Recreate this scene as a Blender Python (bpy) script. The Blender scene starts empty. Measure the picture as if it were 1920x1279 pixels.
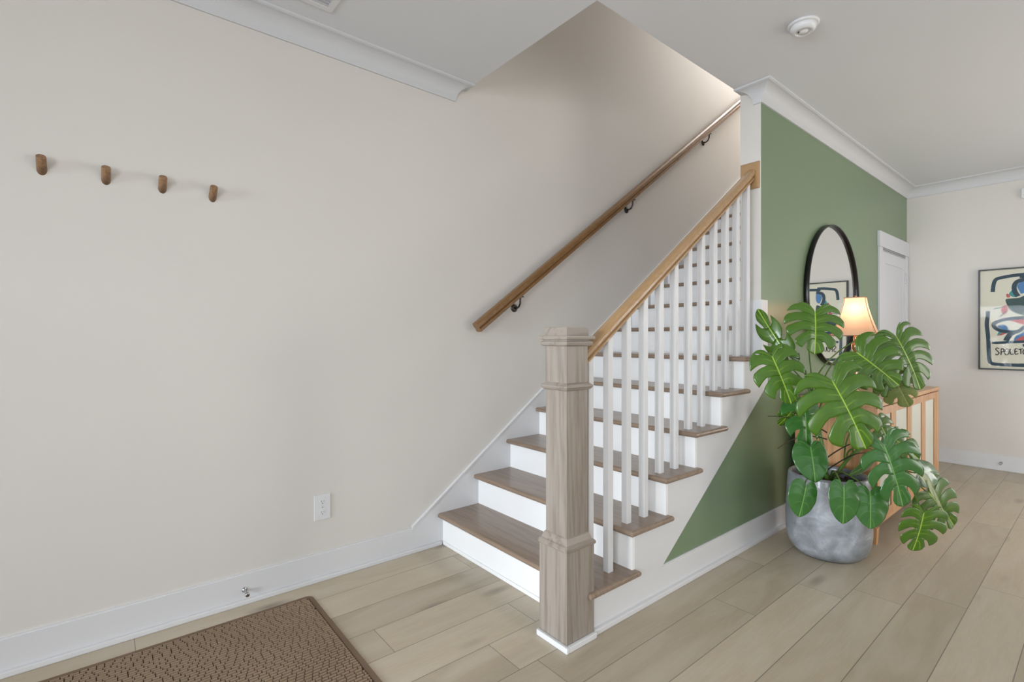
import bpy, bmesh, math, random
from mathutils import Vector, Matrix
import numpy as np
PI = math.pi
sc = bpy.context.scene
col = sc.collection

# ------------------------------------------------------------------ camera
CAM = Vector((-1.6007, -1.4055, 1.248)); YAW = 0.8825
cd = bpy.data.cameras.new('camera'); cam = bpy.data.objects.new('camera', cd); col.objects.link(cam)
cam.location = CAM; cam.rotation_euler = (PI/2, 0, YAW - PI/2)
cd.sensor_width = 36; cd.lens = 933.3133/1920*36; cd.shift_y = -(639.5-634.79)/1920; cd.clip_start = .05
sc.camera = cam
# ------------------------------------------------------------------ world, light, exposure
w = bpy.data.worlds.new('world'); sc.world = w; w.use_nodes = True
bg = w.node_tree.nodes['Background']; bg.inputs[0].default_value = (.78, .88, 1, 1); bg.inputs[1].default_value = .95
def area(name, loc, rot, sx, sy, power, colr):
    l = bpy.data.lights.new(name, 'AREA'); l.shape = 'RECTANGLE'; l.size = sx; l.size_y = sy; l.energy = power; l.color = colr
    o = bpy.data.objects.new(name, l); o.location = loc; o.rotation_euler = rot; col.objects.link(o); return o
# daylight entering by the front door, the front window and the two windows of the right wall
area('daylight_door', (-9.5, -.1, 1.7), (0, -PI/2, 0), 2.6, 2.8, 980, (.84, .92, 1))
area('daylight_front', (-4.5, -2.5, 1.45), (0, -PI/2, 0), 1.6, 2.2, 138, (.90, .95, 1))
area('daylight_right', (.2, -4.9, 1.1), (PI/2, 0, 0), 2.0, 1.9, 8, (1, .95, .89))
area('daylight_far', (3.2, -4.9, 1.1), (PI/2, 0, 0), 1.6, 1.9, 72, (1, .95, .89))
area('fill_back', (5.3, -2.8, 1.15), (0, PI/2, 0), 1.9, 1.5, 44, (1, .95, .89))  # added light behind the extra back window, gives sheen to green wall and floor
area('fill_upstairs', (4.7, .68, 5.2), (0, .75, 0), 1.2, .8, 62, (1, .98, .95))  # added fill inside the unseen upstairs hall to brighten the stairwell
vs = sc.view_settings; vs.view_transform = 'Standard'; vs.look = 'None'; vs.gamma = 1; vs.exposure = 0.0; vs.use_curve_mapping = False

# ------------------------------------------------------------------ materials
def mat(name, base=(.8,.8,.8), rough=.5, metal=0, spec=.5, coat=0, emit=None, es=0, sss=0):
    m = bpy.data.materials.new(name); m.use_nodes = True
    b = m.node_tree.nodes['Principled BSDF']
    b.inputs['Base Color'].default_value = (*base, 1); b.inputs['Roughness'].default_value = rough
    b.inputs['Metallic'].default_value = metal; b.inputs['Specular IOR Level'].default_value = spec
    b.inputs['Coat Weight'].default_value = coat
    if emit: b.inputs['Emission Color'].default_value = (*emit, 1); b.inputs['Emission Strength'].default_value = es
    return m
class NT:
    def __init__(s, m): s.m = m; s.t = m.node_tree; s.b = s.t.nodes['Principled BSDF']
    def n(s, t, **k):
        x = s.t.nodes.new(t)
        for a, v in k.items(): setattr(x, a, v)
        return x
    def l(s, a, b): s.t.links.new(a, b)
    def math(s, op, a, b=None, c=None):
        x = s.n('ShaderNodeMath', operation=op)
        for i, v in enumerate((a, b, c)):
            if v is None: continue
            if isinstance(v, (int, float)): x.inputs[i].default_value = v
            else: s.l(v, x.inputs[i])
        return x.outputs[0]
    def mix(s, fac, a, b, bt='MIX'):
        x = s.n('ShaderNodeMix', data_type='RGBA', blend_type=bt)
        for sock, v in ((x.inputs[0], fac), (x.inputs[6], a), (x.inputs[7], b)):
            if isinstance(v, (int, float)): sock.default_value = v
            elif isinstance(v, tuple): sock.default_value = (*v, 1)
            else: s.l(v, sock)
        return x.outputs[2]
    def coord(s, scale=(1,1,1), rot=(0,0,0), kind='Object'):
        c = s.n('ShaderNodeTexCoord'); mp = s.n('ShaderNodeMapping')
        mp.inputs['Scale'].default_value = scale
        if any(rot):
            m0 = s.n('ShaderNodeMapping'); m0.inputs['Rotation'].default_value = rot; s.l(c.outputs[kind], m0.inputs['Vector']); s.l(m0.outputs[0], mp.inputs['Vector'])
        else: s.l(c.outputs[kind], mp.inputs['Vector']); return mp.outputs[0]
    def noise(s, vec, scale, detail=4, rough=.55, dist=0):
        x = s.n('ShaderNodeTexNoise'); x.inputs['Scale'].default_value = scale; x.inputs['Detail'].default_value = detail
        x.inputs['Roughness'].default_value = rough; x.inputs['Distortion'].default_value = dist
        if vec is not None: s.l(vec, x.inputs['Vector'])
        return x.outputs[0]
    def ramp(s, fac, stops):
        x = s.n('ShaderNodeValToRGB'); e = x.color_ramp.elements
        while len(e) < len(stops): e.new(.5)
        for i, (p, c) in enumerate(stops): e[i].position = p; e[i].color = (*c, 1)
        s.l(fac, x.inputs[0]); return x.outputs[0]
    def bump(s, h, strength=.2, dist=.002):
        x = s.n('ShaderNodeBump'); x.inputs['Strength'].default_value = strength; x.inputs['Distance'].default_value = dist
        s.l(h, x.inputs['Height']); s.l(x.outputs[0], s.b.inputs['Normal'])
def paint(name, c, rough=.6, spec=.3, bump=.06):
    m = mat(name, c, rough, spec=spec); t = NT(m)
    v = t.coord(); t.bump(t.noise(v, 260, 3), bump, .001)
    n = t.noise(v, 1.3, 3)
    t.l(t.mix(n, tuple(x*.97 for x in c), tuple(min(1, x*1.02) for x in c)), t.b.inputs['Base Color'])
    return m
def wood(name, dark, light, axis='X', scale=1.0, rough=.4, coat=.1, ring=6.0, contrast=1.0):
    m = mat(name, light, rough, spec=.4, coat=coat); t = NT(m)
    s = {'X': (.07, 1, 1), 'Y': (1, .07, 1), 'Z': (1, 1, .07), 'S': (.07, 1, 1)}[axis]
    v = t.coord(tuple(q*scale for q in s), (0, .6206, 0) if axis == 'S' else (0, 0, 0))
    a = t.noise(v, 60, 5, .6); b = t.noise(v, ring, 3, .5, 1.6)
    rings = t.math('FRACT', t.math('MULTIPLY', b, 7.0))
    rings = t.math('ABSOLUTE', t.math('SUBTRACT', rings, .5))
    f = t.math('ADD', t.math('MULTIPLY', a, .75), t.math('MULTIPLY', rings, .5))
    r = t.ramp(f, [(.35-.1*contrast, dark), (.45+.2*contrast, light)])
    t.l(r, t.b.inputs['Base Color']); t.bump(a, .05, .0004)
    return m
M = {}
M['wall'] = paint('cream_wall_paint', (.68, .65, .61), .62, .3)
M['green'] = paint('green_wall_paint', (.175, .25, .145), .30, .55)
M['ceil'] = paint('ceiling_paint', (.72, .73, .755), .7, .2)
M['white'] = paint('white_trim_paint', (.70, .70, .71), .32, .5, .02)
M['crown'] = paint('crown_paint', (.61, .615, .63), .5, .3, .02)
M['riser'] = paint('white_trim_lit', (.88, .88, .88), .35, .5, .02)  # trim white raised on the risers, their stronger daylight put into the colour
M['door'] = paint('door_paint', (.66, .67, .71), .4, .4, .02)
M['tread'] = wood('tread_oak', (.20, .14, .098), (.275, .20, .145), 'Y', 1, .33, .25, 5, .6)
M['newel'] = wood('newel_oak', (.215, .175, .14), (.31, .268, .23), 'Z', 1, .33, .3, 4, .6)
M['newelx'] = wood('newel_moulding_oak', (.22, .18, .145), (.30, .255, .215), 'X', 1, .35, .25, 3, .3)
M['rail'] = wood('rail_oak', (.33, .195, .09), (.46, .29, .145), 'S', 1, .32, .3)
M['wrail'] = wood('wall_rail_oak', (.15, .07, .022), (.24, .125, .045), 'S', 1, .28, .35)
M['peg'] = wood('peg_wood', (.19, .10, .045), (.33, .19, .095), 'Y', 2, .45, .1)
M['cab'] = wood('sideboard_wood', (.42, .20, .08), (.62, .34, .15), 'X', 1, .35, .2)
M['cabz'] = wood('sideboard_wood_upright', (.40, .19, .075), (.58, .31, .14), 'Z', 1, .35, .2)
M['black'] = mat('black_metal', (.008, .007, .007), .3, .3)
M['bronze'] = mat('bracket_metal', (.09, .08, .07), .3, .9)
M['nickel'] = mat('nickel_metal', (.5, .5, .5), .25, 1)
M['copper'] = mat('copper_metal', (.85, .42, .25), .18, 1)
M['mirror'] = mat('mirror_silver', (.92, .93, .93), .01, 1)
M['plastic'] = mat('white_plastic', (.72, .72, .73), .3, 0)
M['slot'] = mat('dark_slot', (.03, .03, .03), .6)
M['soil'] = mat('soil', (.03, .02, .012), .95)
M['rubber'] = mat('white_rubber', (.6, .6, .6), .6)
# floor : long grey beige planks running along x, 0.198 m wide
def floor_mat():
    m = mat('plank_floor', (.4, .36, .3), .36, spec=.45); t = NT(m)
    c = t.n('ShaderNodeTexCoord'); sp = t.n('ShaderNodeSeparateXYZ'); t.l(c.outputs['Object'], sp.inputs[0])
    x, y = sp.outputs[0], sp.outputs[1]
    ry = t.math('DIVIDE', t.math('SUBTRACT', y, .024), .198)
    row = t.math('FLOOR', ry); fy = t.math('SUBTRACT', ry, row)
    wn = t.n('ShaderNodeTexWhiteNoise', noise_dimensions='1D'); t.l(row, wn.inputs['W'])
    rx = t.math('ADD', t.math('DIVIDE', x, 1.5), t.math('MULTIPLY', wn.outputs[0], 7.31))
    cx = t.math('FLOOR', rx); fx = t.math('SUBTRACT', rx, cx)
    cmb = t.n('ShaderNodeCombineXYZ'); t.l(row, cmb.inputs[0]); t.l(cx, cmb.inputs[1])
    w2 = t.n('ShaderNodeTexWhiteNoise', noise_dimensions='2D'); t.l(cmb.outputs[0], w2.inputs[0])
    # seams
    ey = t.math('MINIMUM', fy, t.math('SUBTRACT', 1.0, fy)); ex = t.math('MINIMUM', fx, t.math('SUBTRACT', 1.0, fx))
    sy = t.math('LESS_THAN', ey, .0075); sx = t.math('LESS_THAN', ex, .0009); seam = t.math('MAXIMUM', sx, sy)
    # grain, offset per plank
    off = t.n('ShaderNodeCombineXYZ'); t.l(t.math('MULTIPLY', w2.outputs[0], 37), off.inputs[0]); t.l(t.math('MULTIPLY', w2.outputs[0], 91), off.inputs[2])
    ad = t.n('ShaderNodeVectorMath', operation='ADD'); t.l(c.outputs['Object'], ad.inputs[0]); t.l(off.outputs[0], ad.inputs[1])
    def mp(s):
        q = t.n('ShaderNodeMapping'); q.inputs['Scale'].default_value = s; t.l(ad.outputs[0], q.inputs[0]); return q.outputs[0]
    g1 = t.noise(mp((1.2, 14, 1)), 9, 6, .65); g2 = t.noise(mp((.9, 5, 1)), 1.8, 3, .5, .8)
    kn = t.n('ShaderNodeTexVoronoi'); kn.inputs['Scale'].default_value = 1.0; t.l(mp((1.3, 4.2, 1)), kn.inputs['Vector'])
    knot = t.math('MULTIPLY', t.math('SUBTRACT', 1.0, t.math('MINIMUM', t.math('MULTIPLY', kn.outputs['Distance'], 6.5), 1.0)), .9)
    base = t.mix(w2.outputs[0], (.40, .33, .235), (.58, .49, .36))
    base = t.mix(t.math('MULTIPLY', g1, .55), base, (.28, .235, .17))
    base = t.mix(t.ramp(g2, [(.4, (0,0,0)), (.7, (.45,.45,.45))]), base, (.58, .52, .43))
    base = t.mix(knot, base, (.19, .155, .115))
    base = t.mix(t.math('MULTIPLY', seam, .8), base, (.13, .11, .09))
    t.l(base, t.b.inputs['Base Color'])
    h = t.math('SUBTRACT', t.math('MULTIPLY', g1, .3), seam); t.bump(h, .25, .0015)
    return m
M['floor'] = floor_mat()
def pot_mat():
    m = mat('glazed_concrete', (.25, .26, .28), .35, coat=.2); t = NT(m); v = t.coord()
    n = t.noise(v, 9, 6, .6, .6); n2 = t.noise(v, 60, 3)
    t.l(t.mix(t.math('MULTIPLY', n2, .3), t.ramp(n, [(.3, (.13, .138, .146)), (.55, (.26, .275, .30)), (.75, (.44, .46, .50))]), (.2, .19, .19)), t.b.inputs['Base Color'])
    t.bump(n2, .15, .002); return m
M['pot'] = pot_mat()
def leaf_mat(name, c1, c2, vein, rough=.3):
    m = mat(name, c1, rough, spec=.5, coat=.15); t = NT(m)
    uv = t.n('ShaderNodeUVMap'); sp = t.n('ShaderNodeSeparateXYZ'); t.l(uv.outputs[0], sp.inputs[0])
    d, s = sp.outputs[0], sp.outputs[1]     # metres x10 from midrib, lateral vein phase
    mid = t.math('SUBTRACT', 1.0, t.math('MINIMUM', t.math('MULTIPLY', d, 22.0), 1.0))
    fr = t.math('ABSOLUTE', t.math('SUBTRACT', t.math('FRACT', s), .5))
    lat = t.math('SUBTRACT', 1.0, t.math('MINIMUM', t.math('MULTIPLY', fr, 13.0), 1.0))
    lat = t.math('MULTIPLY', lat, t.math('MAXIMUM', t.math('SUBTRACT', .38, t.math('MULTIPLY', d, .55)), 0.0))
    f = t.math('MAXIMUM', mid, lat)
    n = t.noise(t.coord(), 18, 4)
    t.l(t.mix(f, t.mix(n, c1, c2), vein), t.b.inputs['Base Color'])
    t.bump(t.math('ADD', t.math('MULTIPLY', fr, 1.2), t.math('MULTIPLY', n, .3)), .15, .002)
    # a little light passes through the blade
    tr = t.n('ShaderNodeBsdfTranslucent'); tr.inputs[0].default_value = (c2[0]*1.6, c2[1]*1.8, c2[2]*.8, 1)
    mx = t.n('ShaderNodeMixShader'); mx.inputs[0].default_value = .12
    out = t.t.nodes['Material Output']; t.l(t.b.outputs[0], mx.inputs[1]); t.l(tr.outputs[0], mx.inputs[2]); t.l(mx.outputs[0], out.inputs[0])
    return m
M['leaf'] = leaf_mat('monstera_leaf', (.034, .098, .006), (.080, .180, .011), (.40, .60, .06))
M['leafdark'] = leaf_mat('young_leaf', (.022, .092, .018), (.052, .165, .03), (.17, .36, .08), .22)
M['leafpale'] = leaf_mat('leaf_underside', (.16, .21, .05), (.24, .29, .085), (.4, .45, .16), .5)
M['petiole'] = mat('petiole_green', (.10, .19, .03), .4)
M['root'] = mat('aerial_root', (.035, .028, .015), .7)
def pane_mat(name, tint=(1,1,1), refl=1.0, rough=.0):
    m = bpy.data.materials.new(name); m.use_nodes = True; nt = m.node_tree; nt.nodes.clear()
    o = nt.nodes.new('ShaderNodeOutputMaterial'); mx = nt.nodes.new('ShaderNodeMixShader'); fr = nt.nodes.new('ShaderNodeFresnel'); fr.inputs[0].default_value = 1.5
    tr = nt.nodes.new('ShaderNodeBsdfTransparent'); tr.inputs[0].default_value = (*tint, 1)
    gl = nt.nodes.new('ShaderNodeBsdfGlossy'); gl.inputs['Roughness'].default_value = rough
    mu = nt.nodes.new('ShaderNodeMath'); mu.operation = 'MULTIPLY'; mu.inputs[1].default_value = refl
    ge = nt.nodes.new('ShaderNodeNewGeometry'); iv = nt.nodes.new('ShaderNodeMath'); iv.operation = 'MULTIPLY_ADD'; iv.inputs[1].default_value = -refl; iv.inputs[2].default_value = refl; nt.links.new(ge.outputs['Backfacing'], iv.inputs[0]); nt.links.new(iv.outputs[0], mu.inputs[1])
    nt.links.new(fr.outputs[0], mu.inputs[0]); nt.links.new(mu.outputs[0], mx.inputs[0]); nt.links.new(tr.outputs[0], mx.inputs[1]); nt.links.new(gl.outputs[0], mx.inputs[2]); nt.links.new(mx.outputs[0], o.inputs[0])
    return m
M['pane'] = pane_mat('clear_glass')
M['lowglare'] = pane_mat('low_glare_glass', (1,1,1), .16)
def reeded():
    m = mat('reeded_glass', (.50, .53, .46), .22, spec=.5); t = NT(m)
    sp = t.n('ShaderNodeSeparateXYZ'); t.l(t.coord(), sp.inputs[0])
    s = t.math('SINE', t.math('MULTIPLY', sp.outputs[0], 2*PI/.012)); t.bump(s, .5, .002)
    t.l(t.mix(t.math('MULTIPLY', t.math('ADD', s, 1), .18), (.66, .68, .60), (.50, .53, .45)), t.b.inputs['Base Color']); return m
M['reed'] = reeded()
def shade_mat():
    m = mat('shade_fabric', (.85, .62, .45), .8); t = NT(m)
    tr = t.n('ShaderNodeBsdfTranslucent'); tr.inputs[0].default_value = (.90, .66, .50, 1)
    mx = t.n('ShaderNodeMixShader'); mx.inputs[0].default_value = .6
    out = t.t.nodes['Material Output']; t.l(t.b.outputs[0], mx.inputs[1]); t.l(tr.outputs[0], mx.inputs[2]); t.l(mx.outputs[0], out.inputs[0]); return m
M['shade'] = shade_mat()
M['trimshade'] = mat('shade_trim', (.45, .27, .17), .7)
M['bulb'] = mat('bulb', (1, .8, .5), .5, emit=(1, .78, .56), es=2)
def mat_mat(name, a, b):
    m = mat(name, a, .95, spec=.1); t = NT(m); v = t.coord()
    n = t.noise(v, 350, 2); n2 = t.noise(v, 3.5, 3)
    t.l(t.mix(t.math('MULTIPLY', n2, .8), t.mix(n, a, b), tuple(q*1.25 for q in b)), t.b.inputs['Base Color']); t.bump(n, .35, .0008); return m
M['matrib'] = mat_mat('mat_pile', (.20, .145, .10), (.30, .22, .15))
M['matbase'] = mat_mat('mat_backing', (.035, .023, .014), (.055, .037, .023))
M['matedge'] = mat_mat('mat_border', (.13, .09, .06), (.20, .14, .10))
M['frame'] = mat('poster_frame', (.02, .022, .018), .35)
M['paper'] = paint('poster_paper', (.68, .66, .55), .6, .2, 0)
for i, c in enumerate([(.02, .05, .075), (.07, .20, .42), (.05, .26, .26), (.48, .10, .10), (.035, .075, .075)]): M['ink%d' % i] = mat('poster_ink_%d' % i, c, .6)
M['inkt'] = mat('poster_ink_text', (.03, .03, .035), .6)
M['mulch'] = mat('mulch_blue', (.05, .07, .17), .8)
M['ground'] = mat('ground', (.25, .27, .2), .9)

# ------------------------------------------------------------------ mesh helpers
def tag(o, label=None, cat=None, group=None, kind=None):
    for k, v in (('label', label), ('category', cat), ('group', group), ('kind', kind)):
        if v: o[k] = v
    return o
def thing(name, loc, label, cat, group=None):
    o = bpy.data.objects.new(name, None); col.objects.link(o); o.location = loc; o.empty_display_size = .1
    return tag(o, label, cat, group)
def world_of(o):
    v = Vector((0,0,0))
    while o: v += o.location; o = o.parent
    return v
class MB:
    """collects shapes in world coordinates and links them as one mesh"""
    def __init__(s): s.v = []; s.f = []; s.mi = []; s.sm = []; s.cur = 0; s.uv = None
    def add(s, vs_, fs, smooth=False):
        o = len(s.v); s.v += [tuple(p) for p in vs_]
        for f in fs: s.f.append(tuple(i+o for i in f)); s.mi.append(s.cur); s.sm.append(smooth)
        return s
    def box(s, x0, x1, y0, y1, z0, z1, bev=0):
        x0, x1 = sorted((x0, x1)); y0, y1 = sorted((y0, y1)); z0, z1 = sorted((z0, z1))
        if bev <= 0:
            v = [(x, y, z) for x in (x0, x1) for y in (y0, y1) for z in (z0, z1)]
            return s.add(v, [(0,1,3,2), (4,6,7,5), (0,4,5,1), (2,3,7,6), (0,2,6,4), (1,5,7,3)])
        bm = bmesh.new(); bmesh.ops.create_cube(bm, size=1)
        for q in bm.verts: q.co = ((x0+x1)/2+q.co.x*(x1-x0), (y0+y1)/2+q.co.y*(y1-y0), (z0+z1)/2+q.co.z*(z1-z0))
        bmesh.ops.bevel(bm, geom=list(bm.edges), offset=bev, segments=2, affect='EDGES', profile=.6)
        return s.bm(bm)
    def bm(s, bm, smooth=False):
        bm.verts.index_update(); s.add([q.co for q in bm.verts], [[q.index for q in f.verts] for f in bm.faces], smooth); bm.free(); return s
    def prism(s, pts, axis, a, b, bev=0):
        """pts polygon in the two other axes; extruded along axis between a and b"""
        def P(p, t): return {'x': (t, p[0], p[1]), 'y': (p[0], t, p[1]), 'z': (p[0], p[1], t)}[axis]
        bm = bmesh.new(); n = len(pts)
        A = [bm.verts.new(P(p, a)) for p in pts]; B = [bm.verts.new(P(p, b)) for p in pts]
        bm.faces.new(A); bm.faces.new(B[::-1])
        for i in range(n): bm.faces.new((A[i], B[i], B[(i+1) % n], A[(i+1) % n]))
        bmesh.ops.recalc_face_normals(bm, faces=list(bm.faces))
        if bev: bmesh.ops.bevel(bm, geom=list(bm.edges), offset=bev, segments=2, affect='EDGES', profile=.5)
        return s.bm(bm)
    def lathe(s, c, prof, n=40, axis='z', smooth=True, closed=True):
        vs_ = []
        for r, h in prof:
            for k in range(n):
                a = 2*PI*k/n
                p = {'z': (r*math.cos(a), r*math.sin(a), h), 'y': (r*math.cos(a), h, r*math.sin(a)), 'x': (h, r*math.cos(a), r*math.sin(a))}[axis]
                vs_.append((c[0]+p[0], c[1]+p[1], c[2]+p[2]))
        fs = []
        m = len(prof)
        for i in range(m-1):
            for k in range(n): fs.append((i*n+k, i*n+(k+1) % n, (i+1)*n+(k+1) % n, (i+1)*n+k))
        s.add(vs_, fs, smooth)
        if closed:
            o = len(s.v)-m*n
            s.f += [tuple(o+k for k in range(n))[::-1], tuple(o+(m-1)*n+k for k in range(n))]; s.mi += [s.cur]*2; s.sm += [False]*2
        return s
    def tube(s, pts, r, n=10, r2=None):
        pts = [Vector(p) for p in pts]; vs_ = []; m = len(pts)
        up = Vector((0, 0, 1)); prev = None
        for i, p in enumerate(pts):
            d = (pts[min(i+1, m-1)]-pts[max(i-1, 0)]).normalized()
            if prev is None: a = d.orthogonal().normalized()
            else: a = (prev-d*prev.dot(d)).normalized()
            prev = a; b = d.cross(a); rr = r if r2 is None else r+(r2-r)*i/(m-1)
            for k in range(n): vs_.append(p+a*math.cos(2*PI*k/n)*rr+b*math.sin(2*PI*k/n)*rr)
        fs = [(i*n+k, i*n+(k+1) % n, (i+1)*n+(k+1) % n, (i+1)*n+k) for i in range(m-1) for k in range(n)]
        fs += [tuple(range(n))[::-1], tuple((m-1)*n+k for k in range(n))]
        return s.add(vs_, fs, True)
    def rings(s, rings, closed=True, caps=True, smooth=False):
        n = len(rings[0]); vs_ = [p for r in rings for p in r]; fs = []
        for i in range(len(rings)-1):
            for k in range(n if closed else n-1): fs.append((i*n+k, i*n+(k+1) % n, (i+1)*n+(k+1) % n, (i+1)*n+k))
        if caps: fs += [tuple(range(n))[::-1], tuple((len(rings)-1)*n+k for k in range(n))]
        return s.add(vs_, fs, smooth)
    def build(s, name, mats, parent=None, auto=None):
        me = bpy.data.meshes.new(name); off = world_of(parent) if parent else Vector((0,0,0))
        me.from_pydata([Vector(p)-off for p in s.v], [], s.f)
        if not isinstance(mats, (list, tuple)): mats = [mats]
        for m in mats: me.materials.append(m)
        me.polygons.foreach_set('material_index', s.mi); me.polygons.foreach_set('use_smooth', s.sm)
        bm = bmesh.new(); bm.from_mesh(me); bmesh.ops.recalc_face_normals(bm, faces=list(bm.faces)); bm.to_mesh(me); bm.free()
        o = bpy.data.objects.new(name, me); col.objects.link(o)
        if parent: o.parent = parent
        return o
def struct(mb, name, mats): return tag(mb.build(name, mats), kind='structure')

# ------------------------------------------------------------------ setting
YW, ZC, XB, YG = 1.218, 2.825, 4.977, .010
XF, YR = -4.2, -4.6
g, R = .2657, .19
NX, NY = -.092, .067
XP = 1.58
struct(MB().box(XF-.2, XB+.2, YR-.2, YW+.14, -.1, 0), 'floor', M['floor'])
m = MB().box(XF-.2, .18, YR-.2, YW+.14, ZC, ZC+.25).box(.18, XB+.2, YR-.2, .135, ZC, ZC+.25)
struct(m, 'ceiling', M['ceil'])
struct(MB().box(-.2, 6.2, -.1, YW+.14, 5.6, 5.7), 'ceiling_upstairs', M['ceil'])
struct(MB().box(XF-.2, 6.2, YW, YW+.14, -.05, 5.7), 'wall_left', M['wall'])
# partition between stair and room, green on the room side
m = MB(); pts = [(.30, 0), (XB, 0), (XB, ZC), (XP, ZC), (XP, 1.05), (.30, .14)]
bm = bmesh.new(); A = [bm.verts.new((p[0], YG, p[1])) for p in pts]; B = [bm.verts.new((p[0], .141, p[1])) for p in pts]
fs = [bm.faces.new(A)]; fs2 = [bm.faces.new(B[::-1])]+[bm.faces.new((A[i], B[i], B[(i+1) % 6], A[(i+1) % 6])) for i in range(6)]
bm.verts.index_update()
m.add([q.co for q in bm.verts], [[q.index for q in f.verts] for f in bm.faces if f not in fs]); m.cur = 1
m.f.append(tuple(q.index for q in fs[0].verts)); m.mi.append(1); m.sm.append(False); bm.free()
struct(m, 'wall_partition', [M['wall'], M['green']])
struct(MB().box(XB, XB+.12, YR, -3.6, 0, ZC).box(XB, XB+.12, -2.0, YG+.13, 0, ZC).box(XB, XB+.12, -3.6, -2.0, 0, .12).box(XB, XB+.12, -3.6, -2.0, 2.2, ZC), 'wall_back', M['wall'])
struct(MB().box(.06, 6.1, .0, .135, ZC+.25, 5.6).box(.06, .18, .135, YW, ZC+.25, 5.6), 'wall_upstairs', M['wall'])
struct(MB().box(6.0, 6.12, .135, YW, 2.9, 5.6).box(XB+.12, 6.1, .0, .135, 2.9, ZC+.25), 'wall_stair_end', M['wall'])
struct(MB().box(4.3, 6.0, .135, YW, 3.05, 3.23), 'floor_upstairs', M['tread'])
# front wall with the glazed entry door and a window, right wall with two windows
DY0, DY1, DZ = -1.05, .73, 2.12  # opening made wider than the entry door so its beam reaches the back wall
WY0, WY1, WZ0, WZ1 = -3.6, -1.4, .65, 2.3
m = MB(); x0, x1 = XF-.14, XF
m.box(x0, x1, DY1, YW, 0, ZC).box(x0, x1, WY1, DY0, 0, ZC).box(x0, x1, DY0, DY1, DZ, ZC)
m.box(x0, x1, YR, WY0, 0, ZC).box(x0, x1, WY0, WY1, 0, WZ0).box(x0, x1, WY0, WY1, WZ1, ZC)
struct(m, 'wall_front', M['wall'])
m = MB(); wins = [(-.8, 1.2), (2.4, 4.0)]; xs = [XF-.14, -.8, 1.2, 2.4, 4.0, XB+.12]
for i in range(5):
    if i % 2 == 0: m.box(xs[i], xs[i+1], YR-.14, YR, 0, ZC)
    else: m.box(xs[i], xs[i+1], YR-.14, YR, 0, .12).box(xs[i], xs[i+1], YR-.14, YR, 2.2, ZC)
struct(m, 'wall_right', M['wall'])
def window(name, ax, a, b, c0, z0, z1, nm=2):
    r = bpy.data.objects.new(name, None); col.objects.link(r); tag(r, kind='structure')
    def bx(mb, p, q, c, d, zz0, zz1): return mb.box(p, q, c, d, zz0, zz1) if ax == 'x' else mb.box(c, d, p, q, zz0, zz1)
    r.location = (a, c0, z0) if ax == 'x' else (c0, a, z0)
    t = .05; f = MB(); k = MB()
    bx(f, a, b, c0-.10, c0-.04, z0, z0+t); bx(f, a, b, c0-.10, c0-.04, z1-t, z1); bx(f, a, a+t, c0-.10, c0-.04, z0, z1); bx(f, b-t, b, c0-.10, c0-.04, z0, z1)
    for i in range(1, nm):
        xx = a+(b-a)*i/nm; bx(f, xx-.03, xx+.03, c0-.10, c0-.04, z0, z1)
    bx(f, a+t, b-t, c0-.09, c0-.05, (z0+z1)/2-.02, (z0+z1)/2+.02)
    f.build('window_frame', M['white'], r)
    bx(k, a+t, b-t, c0-.072, c0-.068, z0+t, z1-t); k.build('pane', M['pane'], r)
    cs = MB(); w_ = .09; e = .018
    bx(cs, a-w_, a, c0, c0+e, z0-w_, z1+w_); bx(cs, b, b+w_, c0, c0+e, z0-w_, z1+w_); bx(cs, a, b, c0, c0+e, z1, z1+w_); bx(cs, a, b, c0, c0+e, z0-w_, z0)
    cs.build('casing', M['white'], r)
window('window_1', 'y', WY0, WY1, XF, WZ0, WZ1, 2)
window('window_2', 'x', -.8, 1.2, YR, .12, 2.2, 2)
window('window_3', 'x', 2.4, 4.0, YR, .12, 2.2, 2)
window('added_window', 'y', -3.6, -2.0, XB+.12, .12, 2.2, 2)  # unseen window added in the back wall for sheen on the green wall
# entry door, glazed; sidelight bay added to widen the daylight beam
r = bpy.data.objects.new('door_2', None); col.objects.link(r); tag(r, kind='structure'); r.location = (XF, DY0, 0)
f = MB(); a, b = DY0, DY1
for y0, y1, z0, z1 in ((a, a+.10, 0, DZ), (b-.10, b, 0, DZ), (a, b, 0, .28), (a, b, DZ-.14, DZ)): f.box(XF-.09, XF-.045, y0, y1, z0, z1)
f.box(XF-.09, XF-.045, -.27, -.13, 0, DZ)
f.build('door_frame', M['door'], r); MB().box(XF-.07, XF-.066, a+.10, b-.10, .28, DZ-.14).build('pane', M['pane'], r)
f = MB()
f.box(XF, XF+.018, a-.09, a, 0, DZ+.09).box(XF, XF+.018, b, b+.09, 0, DZ+.09).box(XF, XF+.018, a, b, DZ, DZ+.09); f.build('casing', M['white'], r)

# baseboards
def baseb(name, seg, shoe):
    """seg: list of boxes (x0,x1,y0,y1) ; shoe boxes"""
    m = MB()
    for x0, x1, y0, y1 in seg: m.box(x0, x1, y0, y1, 0, .135, 0).box(x0, x1, y0 if name != 'baseboard_left' else y0+.005, y1-.004 if name != 'baseboard_left' else y1, .135, .141)
    o = struct(m, name, M['white'])
    s = MB()
    for x0, x1, y0, y1 in shoe: s.box(x0, x1, y0, y1, 0, .022, .004)
    s.build('shoe_moulding', M['white'], o); return o
baseb('baseboard_left', [(XF, -.2053, YW-.015, YW)], [(XF, -.013, YW-.031, YW-.015)])
m = MB().box(.2995, 3.966, 0, YG, 0, .138).box(.50, 3.966, .003, YG, .138, .143)
o = struct(m, 'baseboard_partition', M['white'])
MB().box(-.009, 3.966, -.018, YG, 0, .024, .004).build('shoe_moulding', M['white'], o)
m = MB().box(XB-.015, XB, YR, YG, 0, .142); o = struct(m, 'baseboard_back', M['white'])
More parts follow.
